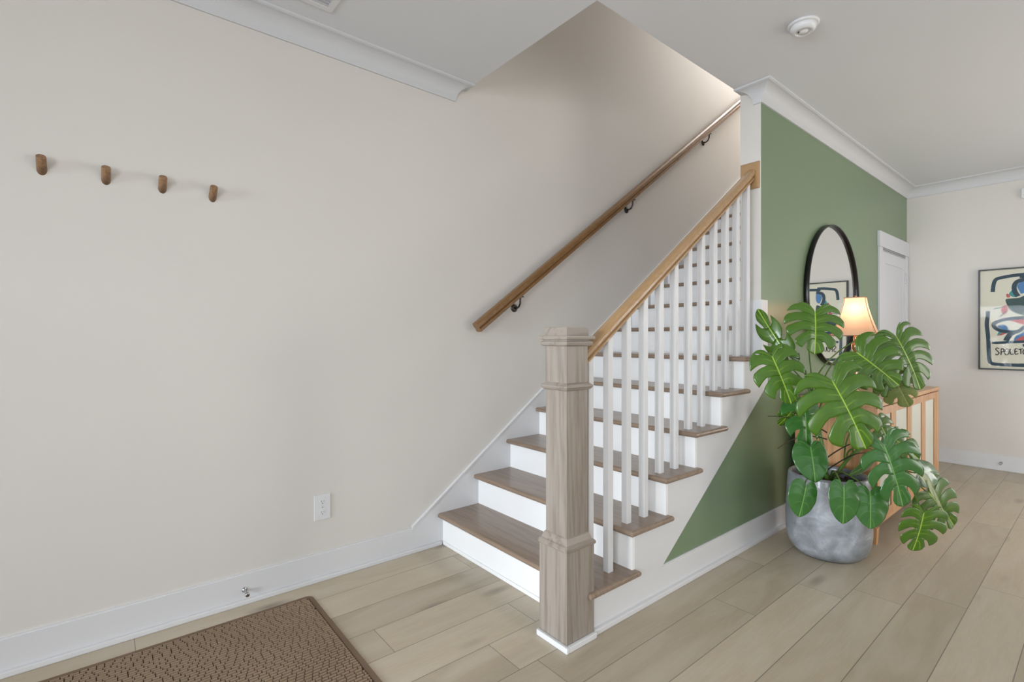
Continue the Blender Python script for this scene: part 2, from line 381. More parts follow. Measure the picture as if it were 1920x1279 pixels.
MB().box(XB-.03, XB-.015, YR, YG, 0, .022, .004).build('shoe_moulding', M['white'], o)
m = MB().box(XF, XB, YR, YR+.015, 0, .14).box(XF, XF+.015, YR, DY0-.09, 0, .14); struct(m, 'baseboard_right', M['white'])
# crown mouldings: profile (offset from wall, height)
def crown_prof():
    p = [(0, ZC-.105), (.012, ZC-.105), (.012, ZC-.098)]
    for k in range(9):
        a = PI/2*k/8; p.append((.082-.068*math.cos(a), ZC-.096+.0+ .078*math.sin(a)*1.0))
    return p+[(.095, ZC-.012), (.095, ZC), (0, ZC)]
def crown_curve():
    p = [(0, ZC-.102), (.010, ZC-.102)]
    for k in range(11):
        t = k/10; a = PI/2*t
        p.append((.012+.074*(1-math.cos(a)), ZC-.096+.082*math.sin(a)))
    return p+[(.095, ZC-.010), (.095, ZC), (0, ZC)]
CP = crown_curve()
m = MB(); m.rings([[(XF, YW-o, z) for o, z in CP], [(.085+o, YW-o, z) for o, z in CP], [(.085+o, YW, z) for o, z in CP]]); struct(m, 'trim_1', M['crown'])
m = MB(); rg = [[(XP, .043+o, z) for o, z in CP], [(XP-o, .043+o, z) for o, z in CP], [(XP-o, YG-o, z) for o, z in CP], [(XB-o, YG-o, z) for o, z in CP], [(XB-o, YR+o, z) for o, z in CP], [(XF+o, YR+o, z) for o, z in CP], [(XF+o, YW-o, z) for o, z in CP]]
m.rings(rg, caps=True); struct(m, 'trim_2', M['crown'])

# ------------------------------------------------------------------ staircase
st = thing('staircase', (0, YG, 0), 'white staircase with brown oak treads climbing along the cream wall', 'stairs')
N = 17
def tread(i):
    xf = (i-1)*g-.036; xb = i*g; z1 = i*R; th_ = .028
    yo = -.030 if i <= 6 else .141
    if i == 1:
        pts = [(xf, YW-.015), (xf, .152), (-.008, .152), (-.008, -.0145), (-.046, -.0145), (-.046, -.030), (xb+.028, -.030), (xb+.028, -.001), (xb, -.001), (xb, YW-.015)]
    elif i == 6:
        pts = [(xf, YW-.015), (xf, -.030), (xb+.028, -.030), (xb+.028, -.007), (XP-.012, -.007), (XP-.012, .155), (xb, .155), (xb, YW-.015)]
    elif i > 6: 
        pts = [(xf if i > 7 else XP+.001, YW-.015), (xf if i > 7 else XP+.001, yo), (xb, yo), (xb, YW-.015)]
        if i == 7: pts = [(xf, YW-.015), (xf, .156), (xb, .156), (xb, YW-.015)]
    else:
        pts = [(xf, YW-.015), (xf, -.030), (xb+.028, -.030), (xb+.028, -.001), (xb, -.001), (xb, YW-.015)]
    bm = bmesh.new(); n = len(pts)
    A = [bm.verts.new((p[0], p[1], z1-th_)) for p in pts]; B = [bm.verts.new((p[0], p[1], z1)) for p in pts]
    bm.faces.new(A); bm.faces.new(B[::-1]); sides = [bm.faces.new((A[k], B[k], B[(k+1) % n], A[(k+1) % n])) for k in range(n)]
    bmesh.ops.recalc_face_normals(bm, faces=list(bm.faces)); bm.verts.ensure_lookup_table()
    e = [x for x in bm.edges if abs(x.verts[0].co.z-x.verts[1].co.z) < 1e-5 and (max(x.verts[0].co.x, x.verts[1].co.x) < xf+.01 or max(x.verts[0].co.y, x.verts[1].co.y) < -.025)]
    e += [x for x in bm.edges if abs(x.verts[0].co.z-x.verts[1].co.z) < 1e-5 and min(x.verts[0].co.x, x.verts[1].co.x) > xb+.02]
    bmesh.ops.bevel(bm, geom=e, offset=.0125, segments=4, affect='EDGES', profile=.5)
    mb = MB(); mb.bm(bm); o = mb.build('tread', M['tread'], st)
    return o
for i in range(1, N): tread(i)
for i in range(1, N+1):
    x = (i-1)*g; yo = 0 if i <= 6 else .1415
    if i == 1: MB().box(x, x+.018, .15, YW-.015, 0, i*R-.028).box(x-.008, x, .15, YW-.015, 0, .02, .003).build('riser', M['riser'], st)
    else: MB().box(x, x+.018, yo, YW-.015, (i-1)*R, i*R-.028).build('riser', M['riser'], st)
# outer skirt board: stepped top, sloping lower edge, wraps the wall end
sl = .7136
P = [(-.009, 0), (-.009, R-.028)]
for i in range(2, 7): P += [((i-1)*g+.0181, (i-1)*R-.028), ((i-1)*g+.0181, i*R-.028)]
P += [(XP-.012, 6*R-.028), (XP-.012, 1.49), (1.652, 1.49), (1.652, .138+sl*(1.652-.497)), (.497, .138), (.2995, .138), (.2995, 0)]
m = MB().prism(P, 'y', 0, YG-.0005)
P2 = [(-.009, 0), (-.009, R-.028)]
for i in range(2, 7): P2 += [((i-1)*g+.0181, (i-1)*R-.028), ((i-1)*g+.0181, i*R-.028)]
m.box(XP-.012, XP-.0005, YG-.0005, .155, 6*R, 1.49)
m.build('skirt_board', M['white'], st)
# carriage under the steps so that nothing is hollow
P = [(.02, 0), (.02, R-.029)]
for i in range(2, 7): P += [((i-1)*g+.0185, (i-1)*R-.029), ((i-1)*g+.0185, i*R-.029)]
P += [(6*g-.01, 6*R-.029), (6*g-.01, .9), (.3, 0)]
# wall side skirt board
zt = lambda x: .14+.715*(x+.205)
P = [(-.205, 0), (-.205, .14), (4.35, zt(4.35)), (4.35, zt(4.35)-.55), (.3, 0)]
MB().prism(P, 'y', YW-.015, YW-.0003).build('wall_skirt_board', M['white'], st)
P = [(-.205, .141), (4.35, zt(4.35)+.001), (4.35, zt(4.35)+.010), (-.208, .150)]
MB().prism(P, 'y', YW-.019, YW-.0003).build('skirt_cap', M['white'], st)

# ------------------------------------------------------------------ railing
rl = thing('stair_railing', (NX, NY, 0), 'open stair railing with grey brown box newel, oak handrail and white square balusters', 'railing')
def sqr(prof):
    """square rings centred on the newel: (halfwidth, z)"""
    return [[(NX-h, NY-h, z), (NX+h, NY-h, z), (NX+h, NY+h, z), (NX-h, NY+h, z)] for h, z in prof]
nw = MB(); nw.rings(sqr([(.0806, 0), (.0806, .388)]))
n_base = nw.build('newel_base', M['newel'], rl)
MB().rings(sqr([(.082, .388), (.0862, .392), (.0862, .402), (.080, .409), (.074, .413), (.071, .424), (.066, .436), (.0615, .440)])).build('newel_moulding', M['newelx'], rl)
MB().rings(sqr([(.0612, .440), (.0612, 1.036)])).build('newel_shaft', M['newel'], rl)
MB().rings(sqr([(.0625, 1.034), (.068, 1.036), (.0735, 1.041), (.0787, 1.049), (.0775, 1.054), (.070, 1.060), (.0626, 1.067)])).build('newel_moulding', M['newelx'], rl)
MB().rings(sqr([(.0622, 1.065), (.0622, 1.218)])).build('newel_shaft', M['newel'], rl)
MB().rings(sqr([(.0626, 1.216), (.070, 1.217), (.0765, 1.221), (.0785, 1.228), (.0765, 1.236), (.067, 1.239), (.067, 1.243), (.0835, 1.245), (.0846, 1.250), (.0846, 1.256), (.082, 1.259), (.0655, 1.259), (.0655, 1.292), (.0635, 1.2945)])).build('newel_cap', M['newelx'], rl)
MB().box(NX-.097, NX-.0807, NY-.097, NY+.083, 0, .024, .004).box(NX-.0807, -.009, NY-.097, NY-.0807, 0, .024, .004).build('shoe_moulding', M['white'], rl)
rb = lambda x: 1.128+.715*x      # underside of the handrail
hw = .0172
for k in range(-1, 11):
    x = .177+.1329*k; tr_ = max(1, math.ceil((x-.0)/g)); z0 = tr_*R
    vs_ = []
    b = MB(); q = [(x-hw, NY-hw), (x+hw, NY-hw), (x+hw, NY+hw), (x-hw, NY+hw)]
    c_ = .003
    q = []
    for sx, sy in ((-1,-1), (1,-1), (1,1), (-1,1)):
        a1 = (x+sx*(hw-c_), NY+sy*hw); a2 = (x+sx*hw, NY+sy*(hw-c_)); q += [a1, a2] if sx*sy < 0 else [a2, a1]
    b.rings([[(p[0], p[1], z0) for p in q], [(p[0], p[1], rb(p[0])+.004) for p in q]])
    b.build('baluster', M['white'], rl)
def rail_sweep(prof, p0, p1):
    """prof (y offset, height normal to the slope)"""
    p0 = Vector(p0); p1 = Vector(p1); d = (p1-p0).normalized(); yv = Vector((0, 1, 0)); up = yv.cross(d)*-1
    if up.z < 0: up = -up
    def ring(p, vert=True):
        out = []
        for a, h in prof:
            q = p+yv*a+up*h
            if vert: q = q+d*((p.x-q.x)/d.x)
            out.append(q)
        return out
    return ring, p0, p1
prof = [(-.022, 0), (-.024, .010), (-.016, .016), (-.016, .020), (-.029, .027), (-.031, .040), (-.027, .050), (-.016, .056), (0, .058)]
prof = prof+[(-a, h) for a, h in prof[-2::-1]]
ring, p0, p1 = rail_sweep(prof, (-.026, NY, rb(-.026)), (XP-.018, NY, rb(XP-.018)))
m = MB(); m.rings([ring(p0), ring(p1)], smooth=False); m.build('handrail', M['rail'], rl)
m = MB(); zc_ = 2.277
m.rings([[(XP-.0125, .016, 2.193), (XP-.0125, .134, 2.193), (XP-.0125, .134, 2.361), (XP-.0125, .016, 2.361)], [(XP-.022, .016, 2.193), (XP-.022, .134, 2.193), (XP-.022, .134, 2.361), (XP-.022, .016, 2.361)], [(XP-.028, .024, 2.201), (XP-.028, .126, 2.201), (XP-.028, .126, 2.353), (XP-.028, .024, 2.353)]])
m2 = MB()
for rr in [m]: pass
ro = m.build('rosette', M['rail'], rl); 
for v in ro.data.vertices: v.co.x += .0125
# wall mounted handrail
wr = thing('wall_handrail', (.24, 1.15, 1.33), 'dark oak handrail on metal brackets fixed to the cream wall', 'handrail')
prof = [(-.020, 0), (-.026, .006), (-.026, .020), (-.020, .024), (-.028, .034), (-.028, .054), (-.020, .066), (0, .070)]
prof = prof+[(-a, h) for a, h in prof[-2::-1]]
wb = lambda x: 1.122+.712*x
ring, p0, p1 = rail_sweep(prof, (.235, 1.15, wb(.235)), (4.2, 1.15, wb(4.2)))
m = MB(); m.rings([ring(p0, False), ring(p1)]); m.build('rail', M['wrail'], wr)
for bx_ in (.575, 1.80, 3.02, 4.0):
    z = wb(bx_)
    m = MB(); m.lathe((bx_, YW-.0005, z-.075), [(.028, -.001), (.028, -.004), (.020, -.010), (.010, -.012)], 20, 'y')
    pts = [(bx_, YW-.010, z-.075), (bx_, YW-.030, z-.078), (bx_, YW-.052, z-.068), (bx_, YW-.066, z-.045), (bx_, YW-.068, z-.012), (bx_, YW-.068, z+.004)]
    m.tube(pts, .0065, 10); m.box(bx_-.022, bx_+.022, YW-.080, YW-.056, z-.006, z+.003, .002)
    m.build('bracket', M['bronze'], wr)

# ------------------------------------------------------------------ coat pegs, outlet, door stops
pl = ['round wooden coat peg on cream wall, nearest the left edge', 'round wooden coat peg on cream wall, second from the left edge', 'round wooden coat peg on cream wall, third from the left edge', 'round wooden coat peg on cream wall, rightmost and nearest the stairs']
for (x, z), lb in zip(((-1.781, 1.917), (-1.590, 1.917), (-1.401, 1.917), (-1.213, 1.912)), pl):
    m = MB(); p0 = Vector((x, YW+.002, z-.022)); dv = Vector((0, -.70, .71)); u1 = Vector((1, 0, 0)); u2 = dv.cross(u1); rg_ = []
    for rr_, hh in ((.0155, None), (.0155, .056), (.0145, .0595), (.0135, .060)):
        ring_ = []
        for k in range(28):
            q = p0+u1*rr_*math.cos(2*PI*k/28)+u2*rr_*math.sin(2*PI*k/28)
            ring_.append(q+dv*hh if hh else q+dv*((YW-q.y)/dv.y))
        rg_.append(ring_)
    o = m.rings(rg_, smooth=False).build('coat_peg', M['peg'])
    for f_ in o.data.polygons: f_.use_smooth = len(f_.vertices) == 4
    tag(o, lb, 'peg', 'coat pegs in a row on the cream wall')
ou = thing('wall_outlet', (-.72, YW, .31), 'white duplex wall outlet above the baseboard, left of the stairs', 'outlet')
MB().box(-.762, -.678, YW-.006, YW, .309, .4375, .0025).build('cover_plate', M['plastic'], ou)
for zc_ in (.346, .401):
    m = MB(); n = 28; prf = []
    pp = []
    for k in range(n):
        a = 2*PI*k/n; pp.append((-.72+max(-.0150, min(.0150, .0178*math.cos(a))), zc_+.0145*math.sin(a)))
    m.prism(pp, 'y', YW-.0078, YW-.005); so = m.build('socket', M['plastic'], ou)
    MB().box(-.7275, -.7255, YW-.0082, YW-.0075, zc_-.001, zc_+.007).box(-.7145, -.7125, YW-.0082, YW-.0075, zc_, zc_+.006).lathe((-.72, YW-.0082, zc_-.0075), [(.0024, 0), (.0024, .001)], 12, 'y').build('slots', M['slot'], so)
MB().lathe((-.72, YW-.0072, .3735), [(.003, 0), (.003, .0015)], 12, 'y').build('screw', M['nickel'], ou)
def stop_(p, d, label):
    t = thing('door_stop', p, label, 'door stop'); p = Vector(p); d = Vector(d)
    m = MB(); ax = 'y' if abs(d.y) > .5 else 'x'; s_ = d.y if ax == 'y' else d.x
    m.lathe(p, [(.012, 0), (.012, s_*.003), (.006, s_*.006), (.0045, s_*.010), (.0045, s_*.055)], 16, ax); m.build('rod', M['nickel'], t)
    MB().lathe(p, [(.0045, s_*.050), (.010, s_*.053), (.010, s_*.065), (.006, s_*.068)], 16, ax).build('tip', M['nickel'], t)
stop_((-1.085, YW-.015, .066), (0, -1, 0), 'small nickel door stop on left baseboard beside the brown mat')
stop_((XB-.015, -.71, .072), (-1, 0, 0), 'small metal door stop on far baseboard below the framed poster')

# ------------------------------------------------------------------ ceiling things
sd = thing('smoke_detector', (1.115, -.405, ZC), 'round white smoke detector on the ceiling', 'smoke detector')
c = (1.115, -.405, ZC)
MB().lathe(c, [(.072, 0), (.072, -.008), (.066, -.012), (.060, -.012)], 40).build('base_ring', M['plastic'], sd)
MB().lathe(c, [(.058, -.010), (.060, -.016), (.056, -.030), (.046, -.038), (.036, -.041), (.034, -.039), (.033, -.036), (.020, -.036), (.018, -.043), (.0001, -.044)], 40).build('cover', M['plastic'], sd)
MB().lathe((1.105, -.39, ZC-.036), [(.006, 0), (.006, -.004)], 14).build('test_button', M['slot'], sd)
vt = thing('ceiling_vent', (-.93, .82, ZC), 'white framed ceiling vent cut off by top edge of photo', 'vent')
x0, x1, y0, y1 = -1.16, -.747, .64, 1.002
m = MB()
for a, b, c_, d in ((x0, x1, y1-.03, y1), (x0, x1, y0, y0+.03), (x0, x0+.03, y0+.03, y1-.03), (x1-.03, x1, y0+.03, y1-.03)): m.box(a, b, c_, d, ZC-.009, ZC, .003)
m.build('vent_frame', M['plastic'], vt)
MB().box(x0+.03, x1-.03, y0+.03, y1-.03, ZC-.003, ZC-.0005).build('vent_backing', M['ceil'], vt)
m = MB()
for k in range(14):
    y = y0+.045+k*(y1-y0-.09)/13; m.prism([(y, ZC-.003), (y+.004, ZC-.003), (y-.004, ZC-.011), (y-.008, ZC-.011)], 'x', x0+.03, x1-.03)
m.build('louvers', M['plastic'], vt)

# ------------------------------------------------------------------ door in the green wall
d = bpy.data.objects.new('door_1', None); col.objects.link(d); tag(d, kind='structure'); d.location = (4.4, YG, 0)
cx0, cx1, dt = 3.966, 4.962, 2.105
MB().box(cx0, cx0+.095, YG-.018, YG, 0, dt, .002).box(cx1-.095, cx1, YG-.018, YG, 0, dt, .002).box(cx0-.012, cx1+.012, YG-.024, YG, dt, dt+.145, .003).build('casing', M['door'], d)
MB().box(cx0+.095, cx1-.095, YG-.004, YG-.0004, 0, dt).build('door_slab', M['door'], d)
m = MB()
for a, b, c_, e in ((cx0+.097, cx0+.20, .02, dt-.02), (cx1-.20, cx1-.097, .02, dt-.02), (cx0+.2, cx1-.2, dt-.14, dt-.02), (cx0+.2, cx1-.2, .02, .25), (cx0+.2, cx1-.2, .95, 1.1)): m.box(a, b, YG-.010, YG-.004, c_, e, .002)
m.build('door_rails', M['door'], d)
MB().box(cx0+.10, cx1-.10, YG-.013, YG-.0005, dt-.014, dt-.009).box(cx0+.10, cx1-.10, YG-.013, YG-.0005, dt-.03, dt-.026).build('door_gap', mat('gap_grey', (.3, .3, .32), .7), d)
MB().box(cx1-.112, cx1-.094, YG-.021, YG-.008, 1.82, 1.92, .002).build('hinge', M['nickel'], d)
hb = MB().lathe((cx0+.16, YG-.045, .98), [(.0001, -.02), (.022, -.018), (.028, 0), (.020, .016), (.010, .02), (.010, .035), (.026, .037), (.026, .041)], 20, 'y').build('door_knob', M['nickel'], d)

# ------------------------------------------------------------------ round mirror
mc = (2.782, YG, 1.583); mr = thing('round_mirror', mc, 'large round mirror in thin black frame hanging on green wall', 'mirror')
R0 = .542
MB().lathe(mc, [(R0-.004, -.001), (R0, -.004), (R0, -.034), (R0-.003, -.036), (R0-.012, -.036), (R0-.012, -.012)], 96, 'y', closed=False).build('mirror_frame', M['black'], mr)
MB().lathe(mc, [(R0-.006, -.002), (R0-.0115, -.014)], 96, 'y').build('mirror_glass', M['mirror'], mr)

# ------------------------------------------------------------------ framed poster
PX = XB-.030; PY = -.551; PZ = .95; PW, PH = .70, .96
fp = thing('framed_poster', (XB, PY-PW/2, PZ), 'black framed colourful abstract poster lettered SPOLETO on far cream wall', 'poster')
t_ = .013
MB().box(PX-.002, XB-.001, PY-t_, PY, PZ, PZ+PH, .002).box(PX-.002, XB-.001, PY-PW, PY-PW+t_, PZ, PZ+PH, .002).box(PX-.002, XB-.001, PY-PW+t_, PY-t_, PZ, PZ+t_, .002).box(PX-.002, XB-.001, PY-PW+t_, PY-t_, PZ+PH-t_, PZ+PH, .002).build('poster_frame', M['frame'], fp)
XQ = PX+.012
ART = {'st': [(0, 0.03, [[0.1, 0.742], [0.107, 0.816], [0.124, 0.86], [0.172, 0.875], [0.248, 0.886], [0.316, 0.889]]), (0, 0.03, [[0.067, 0.56], [0.064, 0.501], [0.059, 0.434], [0.064, 0.367], [0.07, 0.283], [0.073, 0.157], [0.079, 0.082], [0.1, 0.058], [0.148, 0.051], [0.219, 0.05], [0.316, 0.05]]), (0, 0.024, [[0.094, 0.256], [0.148, 0.258], [0.213, 0.263], [0.316, 0.269]]), (0, 0.03, [[0.316, 0.493], [0.259, 0.488], [0.201, 0.48], [0.148, 0.465], [0.107, 0.437], [0.118, 0.399], [0.16, 0.37], [0.219, 0.361], [0.271, 0.364], [0.316, 0.412]]), (0, 0.034, [[0.271, 0.689], [0.251, 0.731], [0.245, 0.78], [0.259, 0.82], [0.288, 0.837], [0.327, 0.846]]), (0, 0.04, [[0.19, 0.275], [0.207, 0.316], [0.23, 0.348], [0.259, 0.364]]), (0, 0.006, [[0.107, 0.579], [0.19, 0.6]]), (0, 0.006, [[0.151, 0.506], [0.201, 0.562]])], 'bl': [(4, [[0.187, 0.661], [0.213, 0.672], [0.271, 0.674], [0.327, 0.685], [0.327, 0.524], [0.271, 0.527], [0.23, 0.553], [0.204, 0.595]]), (2, [[0.21, 0.713], [0.23, 0.749], [0.248, 0.751], [0.265, 0.689], [0.236, 0.687]]), (3, [[0.191, 0.71], [0.204, 0.718], [0.219, 0.688], [0.198, 0.684]]), (1, [[0.265, 0.787], [0.288, 0.821], [0.327, 0.83], [0.327, 0.741], [0.293, 0.712], [0.279, 0.737]]), (3, [[0.157, 0.576], [0.19, 0.612], [0.204, 0.558], [0.175, 0.524]]), (3, [[0.201, 0.473], [0.259, 0.482], [0.327, 0.486], [0.327, 0.428], [0.288, 0.433], [0.242, 0.454]]), (1, [[0.133, 0.411], [0.16, 0.428], [0.19, 0.419], [0.207, 0.381], [0.178, 0.378]]), (2, [[0.13, 0.324], [0.145, 0.366], [0.166, 0.353]]), (3, [[0.136, 0.32], [0.169, 0.353], [0.192, 0.345]]), (1, [[0.236, 0.275], [0.259, 0.324], [0.293, 0.348], [0.327, 0.364], [0.327, 0.34], [0.282, 0.308], [0.259, 0.279]]), (3, [[0.256, 0.279], [0.282, 0.308], [0.327, 0.328], [0.327, 0.283]])], 'le': [[[0.145, 0.2], [0.13, 0.208], [0.121, 0.196], [0.136, 0.175], [0.143, 0.159], [0.13, 0.142], [0.118, 0.15]], [[0.157, 0.142], [0.16, 0.2], [0.175, 0.196], [0.173, 0.176], [0.16, 0.171]], [[0.19, 0.197], [0.181, 0.168], [0.19, 0.145], [0.207, 0.152], [0.212, 0.181], [0.201, 0.199], [0.19, 0.197]], [[0.219, 0.201], [0.222, 0.152], [0.242, 0.153]], [[0.268, 0.202], [0.251, 0.198], [0.252, 0.153], [0.273, 0.158]], [[0.252, 0.177], [0.266, 0.179]], [[0.273, 0.196], [0.302, 0.203]], [[0.288, 0.198], [0.289, 0.154]], [[0.31, 0.199], [0.302, 0.174], [0.31, 0.153], [0.327, 0.163], [0.327, 0.191], [0.31, 0.199]]]}
m = MB(); m.box(XQ, XB-.004, PY-PW+t_, PY-t_, PZ+t_, PZ+PH-t_)
def clampp(p): return (max(.02, min(PW-.02, p[0])), p[1])
def blob(ci, pts, dx):
    m.cur = ci; n = len(pts)
    # smooth closed outline
    q = []
    for i in range(n):
        p0, p1, p2, p3 = [np.array(pts[(i+k-1) % n]) for k in range(4)]
        for s_ in range(5):
            t = s_/5; q.append(.5*(2*p1+(p2-p0)*t+(2*p0-5*p1+4*p2-p3)*t*t+(3*p1-p0-3*p2+p3)*t**3))
    c_ = sum(q)/len(q); V = [(XQ-dx, PY-clampp(c_)[0], PZ+c_[1])]+[(XQ-dx, PY-clampp(p)[0], PZ+p[1]) for p in q]
    m.add(V, [(0, 1+i, 1+(i+1) % len(q)) for i in range(len(q))])
def stroke(ci, w_, pts, dx):
    m.cur = ci; q = []
    P_ = [np.array(p) for p in pts]; P_ = [2*P_[0]-P_[1]]+P_+[2*P_[-1]-P_[-2]]
    for i in range(1, len(P_)-2):
        p0, p1, p2, p3 = P_[i-1:i+3]
        for s_ in range(6):
            t = s_/6; q.append(.5*(2*p1+(p2-p0)*t+(2*p0-5*p1+4*p2-p3)*t*t+(3*p1-p0-3*p2+p3)*t**3))
    q.append(P_[-2]); V = []
    for i, p in enumerate(q):
        d_ = q[min(i+1, len(q)-1)]-q[max(i-1, 0)]; d_ = d_/(np.linalg.norm(d_)+1e-9); n_ = np.array([-d_[1], d_[0]])*w_/2
        for s_ in (1, -1):
            e = clampp(p+n_*s_); V.append((XQ-dx, PY-e[0], PZ+e[1]))
    m.add(V, [(2*i, 2*i+1, 2*i+3, 2*i+2) for i in range(len(q)-1)])
for j, (c_, pts) in enumerate(ART['bl']): blob(c_+1, pts, .0004+.00004*j)
# the right hand half, beyond the photo's edge, goes on in the same manner
for j, (c_, pts) in enumerate(((2, [(.42, .72), (.5, .8), (.58, .72), (.5, .62)]), (3, [(.44, .34), (.55, .42), (.6, .33), (.5, .28)]), (1, [(.42, .45), (.52, .55), (.6, .47), (.5, .40)]))): blob(c_+1, pts, .001+.00004*j)
for j, (c_, w_, pts) in enumerate(ART['st']): stroke(c_+1, w_, pts, .0013+.00004*j)
stroke(1, .022, [(.30, .575), (.40, .60), (.5, .56), (.56, .50), (.5, .44), (.38, .40), (.30, .39)], .0012)
stroke(1, .024, [(.30, .235), (.45, .24), (.62, .235)], .00125)
stroke(1, .03, [(.28, .872), (.5, .88), (.62, .86), (.65, .78), (.66, .5), (.65, .3), (.64, .12), (.6, .06), (.28, .052)], .0018)
for p in ART['le']: stroke(6, .008, p, .0019)
m.build('poster_print', [M['paper']]+[M['ink%d' % i] for i in range(5)]+[M['inkt']], fp)
MB().box(PX, PX+.002, PY-PW+t_, PY-t_, PZ+t_, PZ+PH-t_).build('poster_glass', M['lowglare'], fp)
# white sensor at the right edge
sn = thing('wall_sensor', (XB, -.88, 2.55), 'small white sensor box high on far wall above the poster', 'sensor')
MB().box(XB-.025, XB, -.935, -.842, 2.545, 2.635, .005).build('sensor_body', M['plastic'], sn)
MB().box(XB-.027, XB-.0245, -.92, -.86, 2.56, 2.585, .0008).build('sensor_grille', M['rubber'], sn)

# ------------------------------------------------------------------ sideboard
SX0, SX1, SY0, SZ = 2.0, 3.64, -.49, .857
SYB = -.022
sb = thing('sideboard', ((SX0+SX1)/2, -.25, 0), 'low oak sideboard with pale reeded glass doors against green wall behind the plant', 'sideboard')
MB().box(SX0, SX1, SY0, SYB, SZ-.028, SZ, .004).build('top', M['cab'], sb)
MB().box(SX0+.004, SX0+.026, SY0+.012, SYB-.004, .13, SZ-.028, 0).build('side_panel', M['cabz'], sb)
MB().box(SX1-.026, SX1-.004, SY0+.012, SYB-.004, .13, SZ-.028, 0).build('side_panel', M['cabz'], sb)
MB().box(SX0+.026, SX1-.026, SYB-.02, SYB-.006, .13, SZ-.028).build('back_panel', M['cabz'], sb)
MB().box(SX0+.004, SX1-.004, SY0+.012, SYB-.004, .10, .13, .003).build('bottom_panel', M['cab'], sb)
for x in (SX0+.004, SX1-.054):
    for y in (SY0+.004, SYB-.054):
        MB().rings([[(x, y, .10), (x+.05, y, .10), (x+.05, y+.05, .10), (x, y+.05, .10)], [(x+.006, y+.006, 0), (x+.04, y+.006, 0), (x+.04, y+.04, 0), (x+.006, y+.04, 0)]]).build('leg', M['cabz'], sb)
dx0, dx1 = SX0+.03, SX1-.03; nd = 4
MB().box(3.54, SX1-.004, SY0+.002, SY0+.022, .135, SZ-.033, .002).build('front_post', M['cabz'], sb)
dv_ = [SX0+.004, 2.355, 2.748, 3.14, 3.532]
for k in range(nd):
    a = dv_[k]+.002; b = dv_[k+1]-.002; z0, z1 = .135, SZ-.033; y0, y1 = SY0+.002, SY0+.022; w_ = .050
    f = MB().box(a, a+w_, y0, y1, z0, z1, .002).box(b-w_, b, y0, y1, z0, z1, .002).box(a+w_, b-w_, y0, y1, z0, z0+w_, .002).box(a+w_, b-w_, y0, y1, z1-w_, z1, .002)
    dr = f.build('door', M['cabz'], sb); MB().box(a+w_, b-w_, y0+.008, y0+.013, z0+w_, z1-w_).build('glass_panel', M['reed'], dr)

# ------------------------------------------------------------------ table lamp
lx, ly = 2.40, -.262
lp = thing('table_lamp', (lx, ly, SZ), 'lit table lamp with cream bell shade and copper stem on the sideboard', 'lamp')
MB().lathe((lx, ly, SZ), [(.062, 0), (.062, .008), (.054, .016), (.030, .024), (.016, .040), (.012, .060), (.017, .075), (.011, .090), (.009, .140), (.011, .21), (.018, .235), (.011, .25), (.009, .275), (.012, .30), (.020, .315), (.024, .335), (.024, .352), (.014, .362), (.012, .395), (.012, .42)], 32).build('lamp_base', M['copper'], lp)
MB().lathe((lx, ly, SZ), [(.011, .42), (.020, .44), (.030, .475), (.030, .50), (.018, .53), (.0001, .54)], 24).build('bulb', M['bulb'], lp)
zs0, zs1 = 1.268, 1.527
def sq_ring(h, z, n=7, ch=.28):
    out = []; rot = math.radians(12)
    cor = [(1,-1), (1,1), (-1,1), (-1,-1)]
    for i in range(4):
        a = Vector(cor[i]); b = Vector(cor[(i+1) % 4]); pv = Vector(cor[i-1])
        # concave cut corner: two points, then the side
        out += [a+(pv-a)*ch*.5, a*(1-ch*.24)+Vector((0,0)), a+(b-a)*ch*.5]
    c_, s_ = math.cos(rot), math.sin(rot)
    return [(lx+h*(p.x*c_-p.y*s_), ly+h*(p.x*s_+p.y*c_), z) for p in out]
rings = []
for k in range(11):
    t = k/10; h = .138*(1-t)**1.55*.62+.138*(1-t)*.0+ .062+ (0.0)*(t); h = .062+(.134-.062)*((1-t)**1.45); rings.append(sq_ring(h, zs0+(zs1-zs0)*t))
m = MB(); m.rings(rings, caps=False, smooth=False)
sh = m.build('lamp_shade', M['shade'], lp)
for z, h in ((zs0, .135), (zs1, .063)):
    q = sq_ring(h, z); MB().tube(q+[q[0]], .0032, 8).build('shade_trim', M['trimshade'], sh)
for k in range(0, 12, 3):
    MB().tube([r_[k+1] for r_ in rings], .0022, 6).build('shade_seam', M['trimshade'], sh)
MB().tube([(lx-.06, ly, zs1-.006), (lx+.06, ly, zs1-.006)], .0015, 6).tube([(lx, ly, SZ+.42), (lx+.035, ly, SZ+.47), (lx+.035, ly, SZ+.55), (lx, ly, SZ+.665), (lx, ly, SZ+.685)], .0015, 6).lathe((lx, ly, zs1-.006), [(.004, 0), (.009, .004), (.004, .012), (.007, .018), (.0001, .026)], 14).build('harp_and_finial', M['copper'], lp)
pl_ = bpy.data.lights.new('lamp_bulb_light', 'POINT'); pl_.energy = 1.3; pl_.color = (1, .72, .50); pl_.shadow_soft_size = .04
po = bpy.data.objects.new('lamp_bulb_light', pl_); po.location = (lx, ly, SZ+.58); col.objects.link(po)

